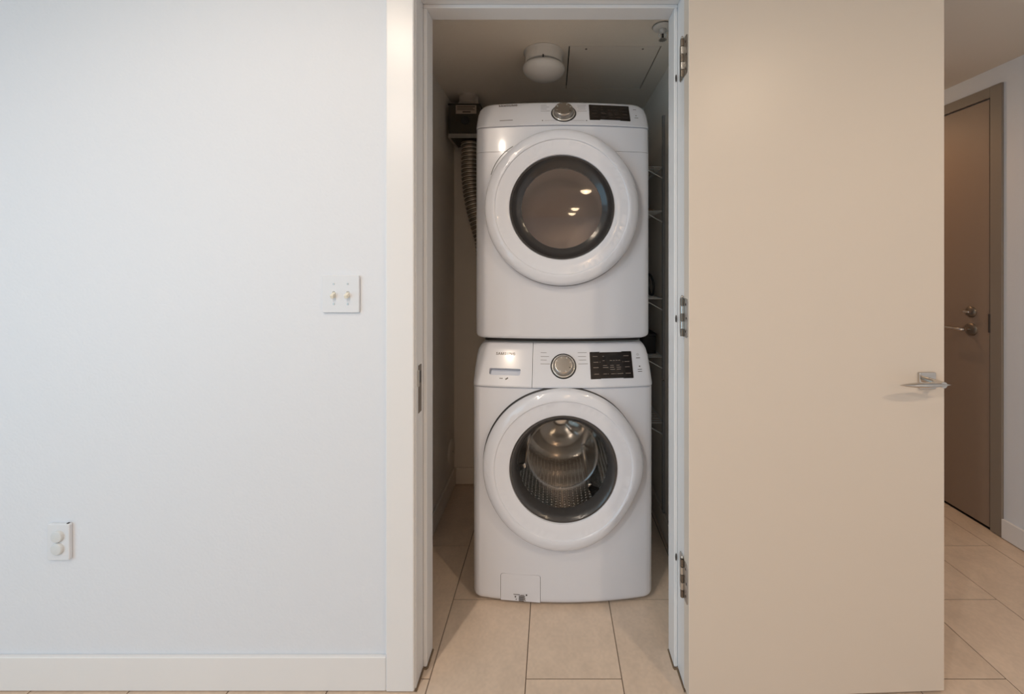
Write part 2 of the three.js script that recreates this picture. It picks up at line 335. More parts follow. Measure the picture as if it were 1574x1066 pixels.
// one horizontal outline: hw half width, dz shift of the front, xa..xb the stretch of the front it covers
function outline({ y, hw = HW, dz = 0, cr = 0.03, xa = null, xb = null, back = -DEPTH }) {
  const pts = [], zAt = (x) => bow(x) + dz, A = xa ?? -hw + cr, B = xb ?? hw - cr, push = (x, z) => pts.push(new THREE.Vector3(x, y, z));
  const corner = (s, out) => {
    const X = s * hw, x0 = s * (hw - cr), z0 = zAt(x0), sl = -2 * BOW * x0 / HW / HW;
    const zc = z0 + sl * (X - x0), list = [];
    for (let i = 0; i <= 8; i++) { const t = i / 8; list.push([(1 - t) ** 2 * X + 2 * t * (1 - t) * X + t * t * x0, (1 - t) ** 2 * (zc - cr) + 2 * t * (1 - t) * zc + t * t * z0]); }
    if (out) list.reverse(); list.forEach((p) => push(...p));
  };
  if (xa === null) { push(-hw, back); corner(-1, false); } else { push(xa, back); push(xa, zAt(xa)); }
  const n = 28; for (let i = 1; i < n; i++) { const x = A + (B - A) * i / n; push(x, zAt(x)); }
  if (xb === null) { corner(1, true); push(hw, back); } else { push(xb, zAt(xb)); push(xb, back); }
  return pts;
}
function loft(rings, crease = 0.6) {
  const R = rings.map(outline), n = R[0].length, pos = [], tri = (a, b, c) => pos.push(...a.toArray(), ...b.toArray(), ...c.toArray());
  for (let k = 0; k < R.length - 1; k++) for (let i = 0; i < n; i++) { const j = (i + 1) % n; tri(R[k][i], R[k][j], R[k + 1][j]); tri(R[k][i], R[k + 1][j], R[k + 1][i]); }
  const cap = (r, up) => { const c = new THREE.Vector3(); r.forEach((p) => c.add(p)); c.divideScalar(n); for (let i = 0; i < n; i++) { const j = (i + 1) % n; up ? tri(c, r[i], r[j]) : tri(c, r[j], r[i]); } };
  cap(R[0], false); cap(R[R.length - 1], true);
  const g = new THREE.BufferGeometry(); g.setAttribute('position', new THREE.Float32BufferAttribute(pos, 3));
  const c = toCreasedNormals(g, crease); c.setAttribute('uv', new THREE.Float32BufferAttribute(new Float32Array(pos.length / 3 * 2), 2)); return c;
}
const csg = new Evaluator(); csg.attributes = ['position', 'normal', 'uv']; csg.useGroups = false;
function cut(geo, ...tools) {
  let a = new Brush(geo); a.updateMatrixWorld();
  for (const t of tools) { const b = new Brush(t); b.updateMatrixWorld(); a = csg.evaluate(a, b, SUBTRACTION); }
  return a.geometry;
}
function plainUv(g) { g = g.index ? g.toNonIndexed() : g; if (!g.attributes.uv) g.setAttribute('uv', new THREE.Float32BufferAttribute(new Float32Array(g.attributes.position.count * 2), 2)); return g; }
// a disc, ring or rod whose axis is z, centred at x, y
const drill = (r, z0, z1, x, y, seg = 96) => plainUv(new THREE.CylinderGeometry(r, r, z1 - z0, seg).rotateX(Math.PI / 2).translate(x, y, (z0 + z1) / 2));
function ringSweep(rows, shapeOf, closed, seg = 128) {          // rows: [radius, follow 0..1, z]; shapeOf(angle) scales the outline
  const pos = [], at = ([r, k, z], a) => { const f = 1 + k * (shapeOf(a) - 1), x = r * f * Math.cos(a), y = r * f * Math.sin(a); return [x, y, z]; };
  const n = closed ? rows.length : rows.length - 1;
  for (let i = 0; i < n; i++) for (let j = 0; j < seg; j++) {
    const a0 = j / seg * 2 * Math.PI, a1 = (j + 1) / seg * 2 * Math.PI, p = rows[i], q = rows[(i + 1) % rows.length];
    const A = at(p, a0), B = at(p, a1), C = at(q, a1), D = at(q, a0);
    pos.push(...A, ...B, ...C, ...A, ...C, ...D);
  }
  const g = new THREE.BufferGeometry(); g.setAttribute('position', new THREE.Float32BufferAttribute(pos, 3)); return g;
}
function bendToFront(g, x0, amount = 1) { const p = g.attributes.position; for (let i = 0; i < p.count; i++) p.setZ(i, p.getZ(i) + amount * bow(p.getX(i) + x0)); return g; }
const creased = (g, a = 0.5) => plainUv(toCreasedNormals(g, a));
const spline = (keys) => (deg) => {                             // periodic smooth curve through [degree, value]
  const n = keys.length; let i = n - 1; for (let k = 0; k < n; k++) if (deg >= keys[k][0]) i = k;
  const K = (j) => { const q = ((j % n) + n) % n; return [keys[q][0] + 360 * Math.floor(j / n), keys[q][1]]; };
  const [x1, y1] = K(i), [x2, y2] = K(i + 1), y0 = K(i - 1)[1], y3 = K(i + 2)[1], t = (deg - x1) / (x2 - x1);
  return 0.5 * (2 * y1 + (y2 - y0) * t + (2 * y0 - 5 * y1 + 4 * y2 - y3) * t * t + (3 * y1 - y0 - 3 * y2 + y3) * t * t * t);
};
// panel coordinates: x across, v up the sloping face, w out of it
function panelMap(yb, lip) { return (x, v, w) => new THREE.Vector3(x, yb + v * COS + w * SIN, bow(x) + lip - v * SIN + w * COS); }
function ontoPanel(g, map) { const p = g.attributes.position; for (let i = 0; i < p.count; i++) { const q = map(p.getX(i), p.getY(i), p.getZ(i)); p.setXYZ(i, q.x, q.y, q.z); } g.computeVertexNormals(); return g; }
function panelSheet(x0, x1, v0, v1, w, map, nx = 24) {          // a printed film with uv 0..1
  const g = new THREE.PlaneGeometry(x1 - x0, v1 - v0, nx, 2).translate((x0 + x1) / 2, (v0 + v1) / 2, w); return ontoPanel(g, map);
}
const strokes = (x, px, py, w, h) => { x.fillRect(px, py, w, h); };
function panelPrint(washer) {                                   // white panel print; x -0.33..0.33, v 0..0.19
  const w = 2048, h = 590, X = (m) => (m + 0.33) / 0.66 * w, V = (m) => h - m / 0.19 * h;
  return canvasTex(w, h, (x) => {
    x.clearRect(0, 0, w, h);
    x.fillStyle = '#5c534e'; x.textAlign = 'center'; x.textBaseline = 'middle';
    x.font = 'bold 44px sans-serif';
    x.save(); x.translate(X(washer ? -0.2214 : -0.2165), V(washer ? 0.127 : 0.1125)); x.scale(1.12, 1);
    x.fillText('SAMSUNG', 0, 0); x.restore();
    x.fillStyle = 'rgba(120,112,108,0.6)';
    const ys = washer ? [0.134, 0.119, 0.105, 0.09] : [0.107, 0.097, 0.086, 0.074];
    ys.forEach((v, i) => {
      strokes(x, X(-0.085), V(v) - 3, [70, 100, 72, 112][i], 6); strokes(x, X(0.058) + [0, 2, 10, 4][i], V(v) - 3, [108, 96, 90, 112][i], 6);
    });
    x.fillStyle = 'rgba(90,84,80,0.8)';
    if (washer) {
      strokes(x, X(-0.24), V(0.031) - 5, 40, 8); x.save(); x.translate(X(-0.212), V(0.031)); x.rotate(-0.6); x.fillRect(-18, -8, 36, 16); x.restore();
      x.lineWidth = 3; x.strokeStyle = 'rgba(110,104,100,0.8)';
      x.beginPath(); x.arc(X(0.293), V(0.122), 11, 0, 7); x.stroke(); strokes(x, X(0.293) - 24, V(0.108) - 4, 50, 8);
      x.beginPath(); x.arc(X(0.296), V(0.075), 9, 0, 7); x.fill(); strokes(x, X(0.296) - 26, V(0.063) - 4, 52, 7); strokes(x, X(0.296) - 26, V(0.055) - 4, 52, 7);
    } else {
      strokes(x, X(-0.245), V(0.0275) - 5, 160, 9);
      x.beginPath(); x.arc(X(-0.078), V(0.021), 8, 0, 7); x.fill(); x.beginPath(); x.arc(X(0.092), V(0.021), 8, 0, 7); x.fill();
      strokes(x, X(-0.07), V(0.021) - 1, 480, 3);
      strokes(x, X(0.288) - 20, V(0.094) - 4, 40, 8); x.beginPath(); x.arc(X(0.291), V(0.06), 8, 0, 7); x.fill(); strokes(x, X(0.291) - 22, V(0.047) - 4, 46, 8);
    }
  });
}
function displayPrint(washer) {
  return canvasTex(512, 320, (x, w, h) => {
    x.fillStyle = '#1d1613'; x.fillRect(0, 0, w, h);
    x.fillStyle = '#0f0c0b'; x.fillRect(150, 30, 230, 70);
    x.fillStyle = washer ? 'rgba(180,168,158,0.6)' : 'rgba(120,110,104,0.45)';
    const row = (y, list) => list.forEach(([a, b]) => x.fillRect(a, y, b, 9));
    row(46, [[30, 60], [150, 20], [415, 66]]); row(100, [[150, 24], [240, 26], [278, 22], [312, 24], [346, 22]]); row(118, [[34, 60], [112, 8], [400, 8], [424, 60]]);
    row(160, [[150, 50], [240, 44], [318, 40]]); row(184, [[30, 66], [150, 66], [236, 52], [318, 56], [424, 58]]); row(208, [[236, 60], [318, 52]]);
    row(262, [[40, 56], [150, 44], [206, 8], [246, 44], [300, 8], [322, 74], [424, 66]]);
  });
}
function makeDoor(parent, c, outlineKeys, opts) {                // round door: c = centre [x, y]
  const shapeOf = (a) => { const d = ((a * 180 / Math.PI) % 360 + 360) % 360; return spline(outlineKeys)(d); };
  const place = (g, crease = 0.55) => creased(bendToFront(g, c[0], opts.bend ?? 0.85), crease).translate(c[0], c[1], 0);
  const R = opts.R, z = opts.lift;
  const [sx, sy] = opts.sealShift;
  const door = part(parent, 'door', place(ringSweep([[R - 0.012, 1, z], [R - 0.001, 1, z + 0.001], [R + 0.001, 1, z + 0.006], [R + 0.001, 1, z + 0.016], [R - 0.002, 1, z + 0.023], [R - 0.008, 1, z + 0.029], [R - 0.017, 1, z + 0.0325], [R - 0.028, 0.85, z + 0.0355], [0.2580, 0.3, z + 0.037], [0.2545, 0.2, z + 0.0362], [0.2525, 0.15, z + 0.0325], [0.2515, 0.14, z + 0.0318], [0.248, 0.1, z + 0.0316], [0.226, 0, z + 0.029], [0.204, 0, z + 0.027], [0.199, 0, z + 0.025], [0.196, 0, z + 0.020], [0.194, 0, z - 0.002]], shapeOf, true)), M.plastic);
  const round = () => 1;
  part(parent, 'door_seal', creased(bendToFront(ringSweep([[R - 0.03, 1, -0.006], [R + 0.0022, 1, -0.004], [R + 0.0022, 1, 0.0006], [R - 0.006, 1, z - 0.0005], [R - 0.03, 1, z - 0.0005]], shapeOf, true).translate(sx, sy, 0), c[0], 1)).translate(c[0], c[1], 0), M.rubber);
  return { door, place, round };
}

function feet(parent, y) {
  for (const x of [-0.27, 0.27]) for (const z of [-0.08, -0.7]) part(parent, 'foot', lathe([[0, 0], [0.02, 0], [0.022, 0.004], [0.018, 0.01], [0.012, 0.012], [0.012, y], [0, y]], 20).translate(x, 0, z), M.rubber);
}

// ---- washer
{
  const t = thing('washing_machine', 'white front-load washer standing on the tiled closet floor under the dryer', 'washing machine', [0.040, 0, -1.55]);
  const C = [0.0005, 0.527];
  const body = loft([{ y: 0.010, hw: HW - 0.02, dz: -0.014, cr: 0.03 }, { y: 0.014, hw: HW - 0.010, dz: -0.006 }, { y: 0.022, hw: HW - 0.003, dz: -0.001 }, { y: 0.032 }, { y: 0.811 }, { y: 0.8145, hw: HW - 0.002, dz: -0.003 }]);
  const fx0 = -0.235, fx1 = -0.084, fy0 = 0.016, fy1 = 0.118;
  const pocketCut = plainUv(new THREE.ExtrudeGeometry(roundRectShape(fx0, fx1, fy0, fy1, 0.012, 0.002), { depth: 0.05, bevelEnabled: false }).translate(0, 0, -0.03));
  part(t, 'body', cut(body, drill(0.207, -0.50, 0.05, C[0], C[1]), pocketCut), M.enamel);
  feet(t, 0.012);
  // filter cover with its printed notice
  const fc = part(t, 'filter_cover', bendToFront(new THREE.ExtrudeGeometry(roundRectShape(fx0 + 0.0013, fx1 - 0.0013, fy0 + 0.0005, fy1 - 0.0013, 0.011, 0.001), { depth: 0.02, bevelEnabled: false, curveSegments: 6 }).translate(0, 0, -0.0205), 0), M.enamel);
  const notice = canvasTex(256, 128, (x, w, h) => {
    x.clearRect(0, 0, w, h); x.fillStyle = 'rgba(60,52,50,0.9)';
    x.fillRect(10, 12, 100, 9); x.fillRect(118, 20, 60, 7); x.beginPath(); x.arc(212, 16, 13, 0, 7); x.fill();
    x.beginPath(); x.arc(40, 52, 12, 0, 7); x.fill(); x.beginPath(); x.arc(52, 92, 8, 0, 7); x.fill();
    for (let i = 0; i < 6; i++) x.fillRect(92, 34 + i * 15, [100, 92, 104, 96, 110, 80][i], 9);
  });
  part(fc, 'notice', bendToFront(new THREE.PlaneGeometry(0.062, 0.03, 6, 1).translate(-0.157, 0.031, 0.0004), 0), std(0xffffff, 0.4, 0, { map: notice, transparent: true })).userData.label = 'small grey printed notice';
  // sloping control panel: detergent drawer to the left of the seam, fixed panel to the right
  const yb = 0.824, lip = 0.007, map = panelMap(0.820, lip + 0.004 * TAN);
  const seam = -0.1155, g2 = 0.0008;
  const panelRings = (xa, xb) => {
    const o = (y, hw, dz, cr = 0.03) => ({ y, hw, dz, xa, xb, cr });
    return [o(0.8155, HW - 0.004, -0.012), o(0.8165, HW - 0.001, 0.002), o(0.8185, HW, 0.006), o(0.824, HW + 0.0005, lip), o(yb + 0.05, HW - 0.001, lip - 0.05 * TAN), o(yb + 0.095, HW - 0.004, lip - 0.095 * TAN), o(yb + 0.119, HW - 0.009, lip - 0.119 * TAN), o(yb + 0.132, HW - 0.015, lip - 0.1315 * TAN - 0.001, 0.034), o(yb + 0.140, HW - 0.022, lip - 0.138 * TAN - 0.004, 0.036), o(yb + 0.145, HW - 0.03, lip - 0.141 * TAN - 0.010, 0.038)];
  };
  const drawerGeo = loft(panelRings(null, seam - g2));
  const pk = plainUv(ontoPanel(new THREE.ExtrudeGeometry(roundRectShape(-0.281, -0.161, 0.043, 0.0695, 0.006, 0.012), { depth: 0.05, bevelEnabled: false, curveSegments: 8 }).translate(0, 0, -0.022), map));
  const drawer = part(t, 'detergent_drawer', cut(drawerGeo, pk), M.plastic);
  part(drawer, 'drawer_pocket', ontoPanel(new THREE.ExtrudeGeometry(roundRectShape(-0.2805, -0.1615, 0.0435, 0.069, 0.006, 0.012), { depth: 0.003, bevelEnabled: false, curveSegments: 8 }).translate(0, 0, -0.021), map), M.pocket).userData.label = 'recessed pale blue-grey finger pocket';
  const panel = part(t, 'control_panel', loft(panelRings(seam + g2, null)), M.plastic);
  part(t, 'panel_print', panelSheet(-0.33, 0.33, 0.0, 0.165, 0.0006, map, 60), std(0xffffff, 0.35, 0, { map: (() => { const m = panelPrint(true); m.repeat.set(1, 0.165 / 0.19); return m; })(), transparent: true })).userData.label = 'grey brand lettering and cycle markings';
  const disp = part(panel, 'display', ontoPanel(new THREE.ExtrudeGeometry(roundRectShape(0.104, 0.268, 0.031, 0.136, 0.003), { depth: 0.0012, bevelEnabled: false }), map), std(rgb(0.012, 0.009, 0.008), 0.2));
  disp.userData.label = 'dark touch display with pale markings';
  part(panel, 'display_print', panelSheet(0.106, 0.266, 0.033, 0.134, 0.0016, map, 6), std(0xffffff, 0.22, 0, { map: displayPrint(true) }));
  makeKnob(panel, 0.002, 0.082, map);
  part(t, 'top_lid', loft([{ y: 0.9695, hw: HW - 0.028, dz: -0.092, cr: 0.03 }, { y: 0.975, hw: HW - 0.028, dz: -0.092, cr: 0.03 }]), M.lid);
  // door, rim, glass bowl, gasket, drum
  const keys = [[0, 1.012], [14, 1.004], [32, 0.987], [52, 0.992], [75, 0.992], [100, 0.990], [135, 1.003], [180, 1.01], [225, 1.012], [270, 1.012], [295, 1.0], [318, 0.972], [338, 0.975], [350, 1.002]];
  const D = makeDoor(t, C, keys, { R: 0.2955, lift: 0.006, sealShift: [-0.0024, 0.0012] });
  D.door.userData.label = 'round white door ring with a blunt grip corner';
  const cx = C[0], cy = C[1];
  part(D.door, 'rim', creased(ringSweep([[0.1955, 0, 0.026], [0.190, 0, 0.0265], [0.183, 0, 0.022], [0.176, 0, 0.010], [0.170, 0, -0.004], [0.167, 0, -0.02], [0.172, 0, -0.03], [0.19, 0, -0.03], [0.1955, 0, 0.0]], () => 1, true), 0.6).translate(cx, cy, 0), M.rim);
  const bo = [[0.1655, -0.014], [0.163, -0.03], [0.157, -0.055], [0.150, -0.08], [0.146, -0.092], [0.140, -0.099], [0.130, -0.103], [0.07, -0.108], [0.0005, -0.109]];
  const gb = part(D.door, 'glass_bowl', lathe(bo, 96).rotateX(Math.PI / 2).translate(cx, cy, 0), M.bowl); gb.userData.label = 'clear glass bowl of the door';
  part(gb, 'bowl_lip', new THREE.TorusGeometry(0.1375, 0.0042, 14, 96).translate(cx, cy, -0.1045), M.bowlLip);
  part(t, 'gasket', creased(ringSweep([[0.2065, 0, -0.012], [0.196, 0, -0.018], [0.188, 0, -0.034], [0.190, 0, -0.046], [0.1985, 0, -0.050], [0.198, 0, -0.054], [0.2065, 0, -0.058]], () => 1, true), 0.7).translate(cx, cy, 0), M.rubber).userData.label = 'dark grey rubber gasket';
  const drum = new THREE.CylinderGeometry(0.203, 0.203, 0.39, 96, 1, true).rotateX(Math.PI / 2).translate(cx, cy, -0.055 - 0.195);
  M.drum.side = THREE.DoubleSide; M.drumBack.side = THREE.DoubleSide;
  const dr = part(t, 'drum', drum, M.drum); dr.userData.label = 'perforated stainless steel drum';
  part(dr, 'drum_back', lathe([[0.0005, 0.03], [0.05, 0.028], [0.07, 0.012], [0.12, 0.01], [0.15, 0.02], [0.19, 0.018], [0.203, 0.0]], 72).rotateX(Math.PI / 2).translate(cx, cy, -0.445), M.drumBack);
  const dots = [], dot = new THREE.SphereGeometry(1, 8, 4, 0, Math.PI * 2, 0, Math.PI / 2).scale(0.0048, 0.0028, 0.0048).toNonIndexed();
  for (let j = 0; j < 20; j++) for (let i = 0; i < 72; i++) {    // pressed dimples standing proud of the drum wall
    const a = (i + 0.5) / 72 * 2 * Math.PI;
    dots.push(dot.clone().translate(0, -0.2028, 0).rotateZ(a).translate(cx, cy, -0.068 - (j + (i % 2 ? 0.5 : 0)) * 0.0185));
  }
  part(dr, 'drum_dimples', mergeGeometries(dots), M.dimple).userData.kind = 'stuff';
  for (let k = 0; k < 3; k++) {
    const sh = new THREE.Shape(); sh.moveTo(-0.035, 0); sh.quadraticCurveTo(-0.014, 0.006, -0.008, 0.05); sh.quadraticCurveTo(0, 0.06, 0.008, 0.05); sh.quadraticCurveTo(0.014, 0.006, 0.035, 0);
    const g = new THREE.ExtrudeGeometry(sh, { depth: 0.33, bevelEnabled: true, bevelSize: 0.004, bevelThickness: 0.01, bevelSegments: 2, curveSegments: 8 }).translate(0, -0.203, -0.41);
    part(dr, 'lifter', g.rotateZ(k * 2.0944 + 0.75).translate(cx, cy, 0), M.drumBack);
  }
}
function makeKnob(panel, x, v, map) {
  const o = map(x, v, 0), q = new THREE.Quaternion().setFromUnitVectors(new THREE.Vector3(0, 1, 0), new THREE.Vector3(0, SIN, COS));
  const put = (g) => g.applyQuaternion(q).translate(o.x, o.y, o.z);
  const k = part(panel, 'knob', put(lathe([[0, 0.024], [0.030, 0.0238], [0.0345, 0.0225], [0.0365, 0.019], [0.0375, 0.010], [0.0385, 0.002], [0.0385, 0]], 64)), M.knob);
  k.userData.label = 'silver selector knob';
  part(k, 'knob_ring', put(lathe([[0.038, 0.0005], [0.0385, 0.0035], [0.0415, 0.0045], [0.044, 0.003], [0.0445, 0]], 64)), M.knobLight);
  part(k, 'knob_groove', put(lathe([[0.0443, 0], [0.0446, 0.0022], [0.0475, 0.0022], [0.049, 0]], 64)), M.black);
  for (let i = 0; i < 8; i++) {
    const a = i / 8 * 2 * Math.PI + 0.3;
    part(k, 'knob_mark', put(rbox(-0.0012, 0.0012, 0.0236, 0.0245, 0.024, 0.031, 0.0003, 1).rotateY(a)), i === 1 ? M.black : M.knobLight);
  }
}

// ---- dryer
{
  const B = 0.990;
  const t = thing('tumble_dryer', 'white front-load dryer with dark round glass stacked on top of the washer', 'dryer', [0.040, 0, -1.597]);
  const C = [-0.004, 1.492], hw = HW - 0.001;
  const lower = loft([{ y: B, hw: hw - 0.016, dz: -0.012 }, { y: B + 0.004, hw: hw - 0.008, dz: -0.005 }, { y: B + 0.011, hw: hw - 0.002, dz: -0.001 }, { y: B + 0.02, hw }, { y: 1.7135, hw }]);
  part(t, 'body', cut(lower, drill(0.200, -0.42, 0.05, C[0], C[1])), M.enamel);
  const upper = loft([{ y: 1.7148, hw }, { y: 1.806, hw: hw - 0.001 }, { y: 1.8095, hw: hw - 0.002, dz: -0.003 }]);
  part(t, 'upper_front', upper, M.enamel);
  part(t, 'base_tray', loft([{ y: 0.9755, hw: hw - 0.03, dz: -0.035 }, { y: B + 0.001, hw: hw - 0.03, dz: -0.035 }]), M.black);
  const yb = 1.815, lip = 0.004, map = panelMap(1.8125, lip + 0.0025 * TAN);
  const o = (y, w2, dz, cr = 0.03) => ({ y, hw: w2, dz, cr });
  const panel = part(t, 'control_panel', loft([o(1.8105, hw - 0.002, -0.006), o(1.8115, hw - 0.001, 0.002), o(1.815, hw - 0.001, lip), o(yb + 0.03, hw - 0.001, lip - 0.03 * TAN), o(yb + 0.06, hw - 0.002, lip - 0.06 * TAN), o(yb + 0.082, hw - 0.006, lip - 0.082 * TAN), o(yb + 0.096, hw - 0.014, lip - 0.096 * TAN - 0.001, 0.034), o(yb + 0.105, hw - 0.024, lip - 0.104 * TAN - 0.004, 0.036), o(yb + 0.110, hw - 0.034, lip - 0.108 * TAN - 0.012, 0.038)]), M.plastic);
  part(panel, 'panel_print', panelSheet(-0.33, 0.33, 0.0, 0.12, 0.0006, map, 60), std(0xffffff, 0.35, 0, { map: (() => { const m = panelPrint(false); m.repeat.set(1, 0.12 / 0.19); return m; })(), transparent: true })).userData.label = 'grey brand lettering and cycle markings';
  const disp = part(panel, 'display', ontoPanel(new THREE.ExtrudeGeometry(roundRectShape(0.104, 0.265, 0.0255, 0.112, 0.003), { depth: 0.0012, bevelEnabled: false }), map), std(rgb(0.012, 0.009, 0.008), 0.25));
  disp.userData.label = 'dark touch display';
  part(panel, 'display_print', panelSheet(0.106, 0.263, 0.0275, 0.110, 0.0016, map, 6), std(0xffffff, 0.25, 0, { map: displayPrint(false) }));
  makeKnob(panel, 0.004, 0.062, map);
  const D = makeDoor(t, C, [[0, 1], [90, 1], [180, 1], [270, 1]], { R: 0.2945, lift: 0.009, bend: 0.9, sealShift: [0.0016, -0.0022] });
  const cx = C[0], cy = C[1];
  part(D.door, 'rim', creased(ringSweep([[0.1955, 0, 0.030], [0.190, 0, 0.029], [0.180, 0, 0.018], [0.170, 0, 0.010], [0.158, 0, 0.006], [0.154, 0, 0.004], [0.154, 0, -0.01], [0.19, 0, -0.01], [0.1955, 0, 0.0]], () => 1, true), 0.6).translate(cx, cy, 0), M.dryerRim);
  const gp = []; for (let i = 0; i <= 10; i++) { const r = 0.1545 * (1 - i / 10); gp.push([Math.max(r, 0.0004), 0.004 + 0.0003 * (1 - (r / 0.1545) ** 2)]); }
  part(D.door, 'glass_pane', lathe(gp, 96).rotateX(Math.PI / 2).translate(cx, cy, 0), M.dryerGlass).userData.label = 'dark tinted glass that mirrors the room';
  M.dryerDrum.side = THREE.DoubleSide;
  const dr = part(t, 'drum', lathe([[0.158, -0.012], [0.198, -0.03], [0.198, -0.40], [0.10, -0.405], [0.0005, -0.405]], 64).rotateX(Math.PI / 2).translate(cx, cy, 0), M.dryerDrum);
  dr.userData.label = 'dim grey drum behind the glass';
  // the finger recess beside the door, upper left
  const arc = []; for (let i = 0; i <= 10; i++) { const a = (128 + i * 2.6) * Math.PI / 180, R = 0.3115 - 0.006 * ((i - 5) / 5) ** 2; arc.push([cx + R * Math.cos(a), cy + R * Math.sin(a), bow(cx + R * Math.cos(a)) + 0.0002]); }
  part(t, 'grip_recess', tube(arc, 0.0016, 6, 40), M.lid);
}

// ------------------------------------------------------------------ vent box, duct and wall cap in the closet
{
  const t = thing('vent_box', 'dull metal dryer vent box with paper label in the upper left closet corner', 'vent box', [-0.465, 1.955, -2.30]);
  const b = part(t, 'housing', merge([rbox(-0.082, 0.082, 0, 0.168, -0.116, 0.10, 0.003), rbox(-0.086, 0.086, 0.166, 0.171, -0.118, 0.104, 0.001)]), M.galv);
  part(b, 'knockout', new THREE.CylinderGeometry(0.022, 0.022, 0.004, 28).rotateX(Math.PI / 2).translate(0.005, 0.084, 0.1005), M.black);
  const lab = canvasTex(256, 112, (x, w, h) => {
    x.fillStyle = '#b3a394'; x.fillRect(0, 0, w, h); x.fillStyle = '#5a4c42';
    x.fillRect(14, 14, 226, 12); x.fillRect(14, 36, 200, 9); x.fillRect(14, 54, 220, 9); x.fillRect(84, 78, 100, 18);
  });
  part(b, 'label_sticker', box(-0.045, 0.064, 0.118, 0.163, 0.1, 0.1012), std(0xffffff, 0.7, 0, { map: lab }));
  part(t, 'foil_tape', merge([rbox(-0.0835, 0.0835, -0.010, 0.013, 0.0995, 0.1025, 0.001), rbox(-0.0845, -0.0815, -0.010, 0.013, -0.116, 0.1025, 0.001), rbox(0.0815, 0.0845, -0.010, 0.013, -0.116, 0.1025, 0.001)]), M.foil);
  part(t, 'collar', lathe([[0.052, 0.168], [0.053, 0.178], [0.058, 0.182], [0.056, 0.19], [0.050, 0.20], [0.050, 0.234], [0, 0.234]], 32).translate(0.012, 0, 0.045), M.foil);
  // ribbed flexible duct
  const curve = new THREE.CatmullRomCurve3([[-0.447, 1.9415, -2.27], [-0.447, 1.86, -2.268], [-0.444, 1.74, -2.265], [-0.428, 1.62, -2.262], [-0.400, 1.50, -2.262], [-0.374, 1.40, -2.264], [-0.363, 1.28, -2.27], [-0.363, 1.12, -2.28]].map((p) => new THREE.Vector3(...p)));
  const N = 456, S = 24, fr = curve.computeFrenetFrames(N), pos = [], idx = [];
  for (let i = 0; i <= N; i++) {
    const p = curve.getPointAt(i / N), q0 = 0.5 + 0.5 * Math.sin(i / N * 2 * Math.PI * 38), r = 0.0425 + 0.0055 * q0 + 0.0008 * (rnd() - 0.5);
    for (let j = 0; j <= S; j++) { const a = j / S * 2 * Math.PI, q = p.clone().addScaledVector(fr.normals[i], r * Math.cos(a)).addScaledVector(fr.binormals[i], r * Math.sin(a)); pos.push(q.x, q.y, q.z); }
  }
  for (let i = 0; i < N; i++) for (let j = 0; j < S; j++) { const a = i * (S + 1) + j, b2 = a + S + 1; idx.push(a, b2, a + 1, a + 1, b2, b2 + 1); }
  const g = new THREE.BufferGeometry(); g.setAttribute('position', new THREE.Float32BufferAttribute(pos, 3)); g.setIndex(idx); g.computeVertexNormals();
  M.duct.side = THREE.DoubleSide;
  const d = thing('flexible_duct', 'ribbed foil duct hanging from the vent box and curving behind the dryer', 'duct');
  part(d, 'duct_skin', g, M.ductSkin);
  const hx = [], TURNS = 38;
  for (let i = 0; i <= TURNS * 20; i++) { const u = i / (TURNS * 20), f = Math.min(N, Math.round(u * N)), a = u * TURNS * 2 * Math.PI, p = curve.getPointAt(u); hx.push(p.addScaledVector(fr.normals[f], 0.049 * Math.cos(a)).addScaledVector(fr.binormals[f], 0.049 * Math.sin(a))); }
  part(d, 'wire_helix', new THREE.TubeGeometry(new THREE.CatmullRomCurve3(hx), TURNS * 24, 0.0024, 6, false), M.duct);
  const w = thing('cover_plate', 'round cover plate low on the left closet wall near the back corner', 'cover plate', [CL.left, 0.225, -2.345]);
  part(w, 'plate', lathe([[0, 0.012], [0.05, 0.011], [0.064, 0.006], [0.068, 0]], 40).rotateZ(-Math.PI / 2), M.closetWall);
  part(w, 'screw', new THREE.CylinderGeometry(0.005, 0.005, 0.003, 12).rotateZ(Math.PI / 2).translate(0.0125, 0, 0), M.hinge);
}

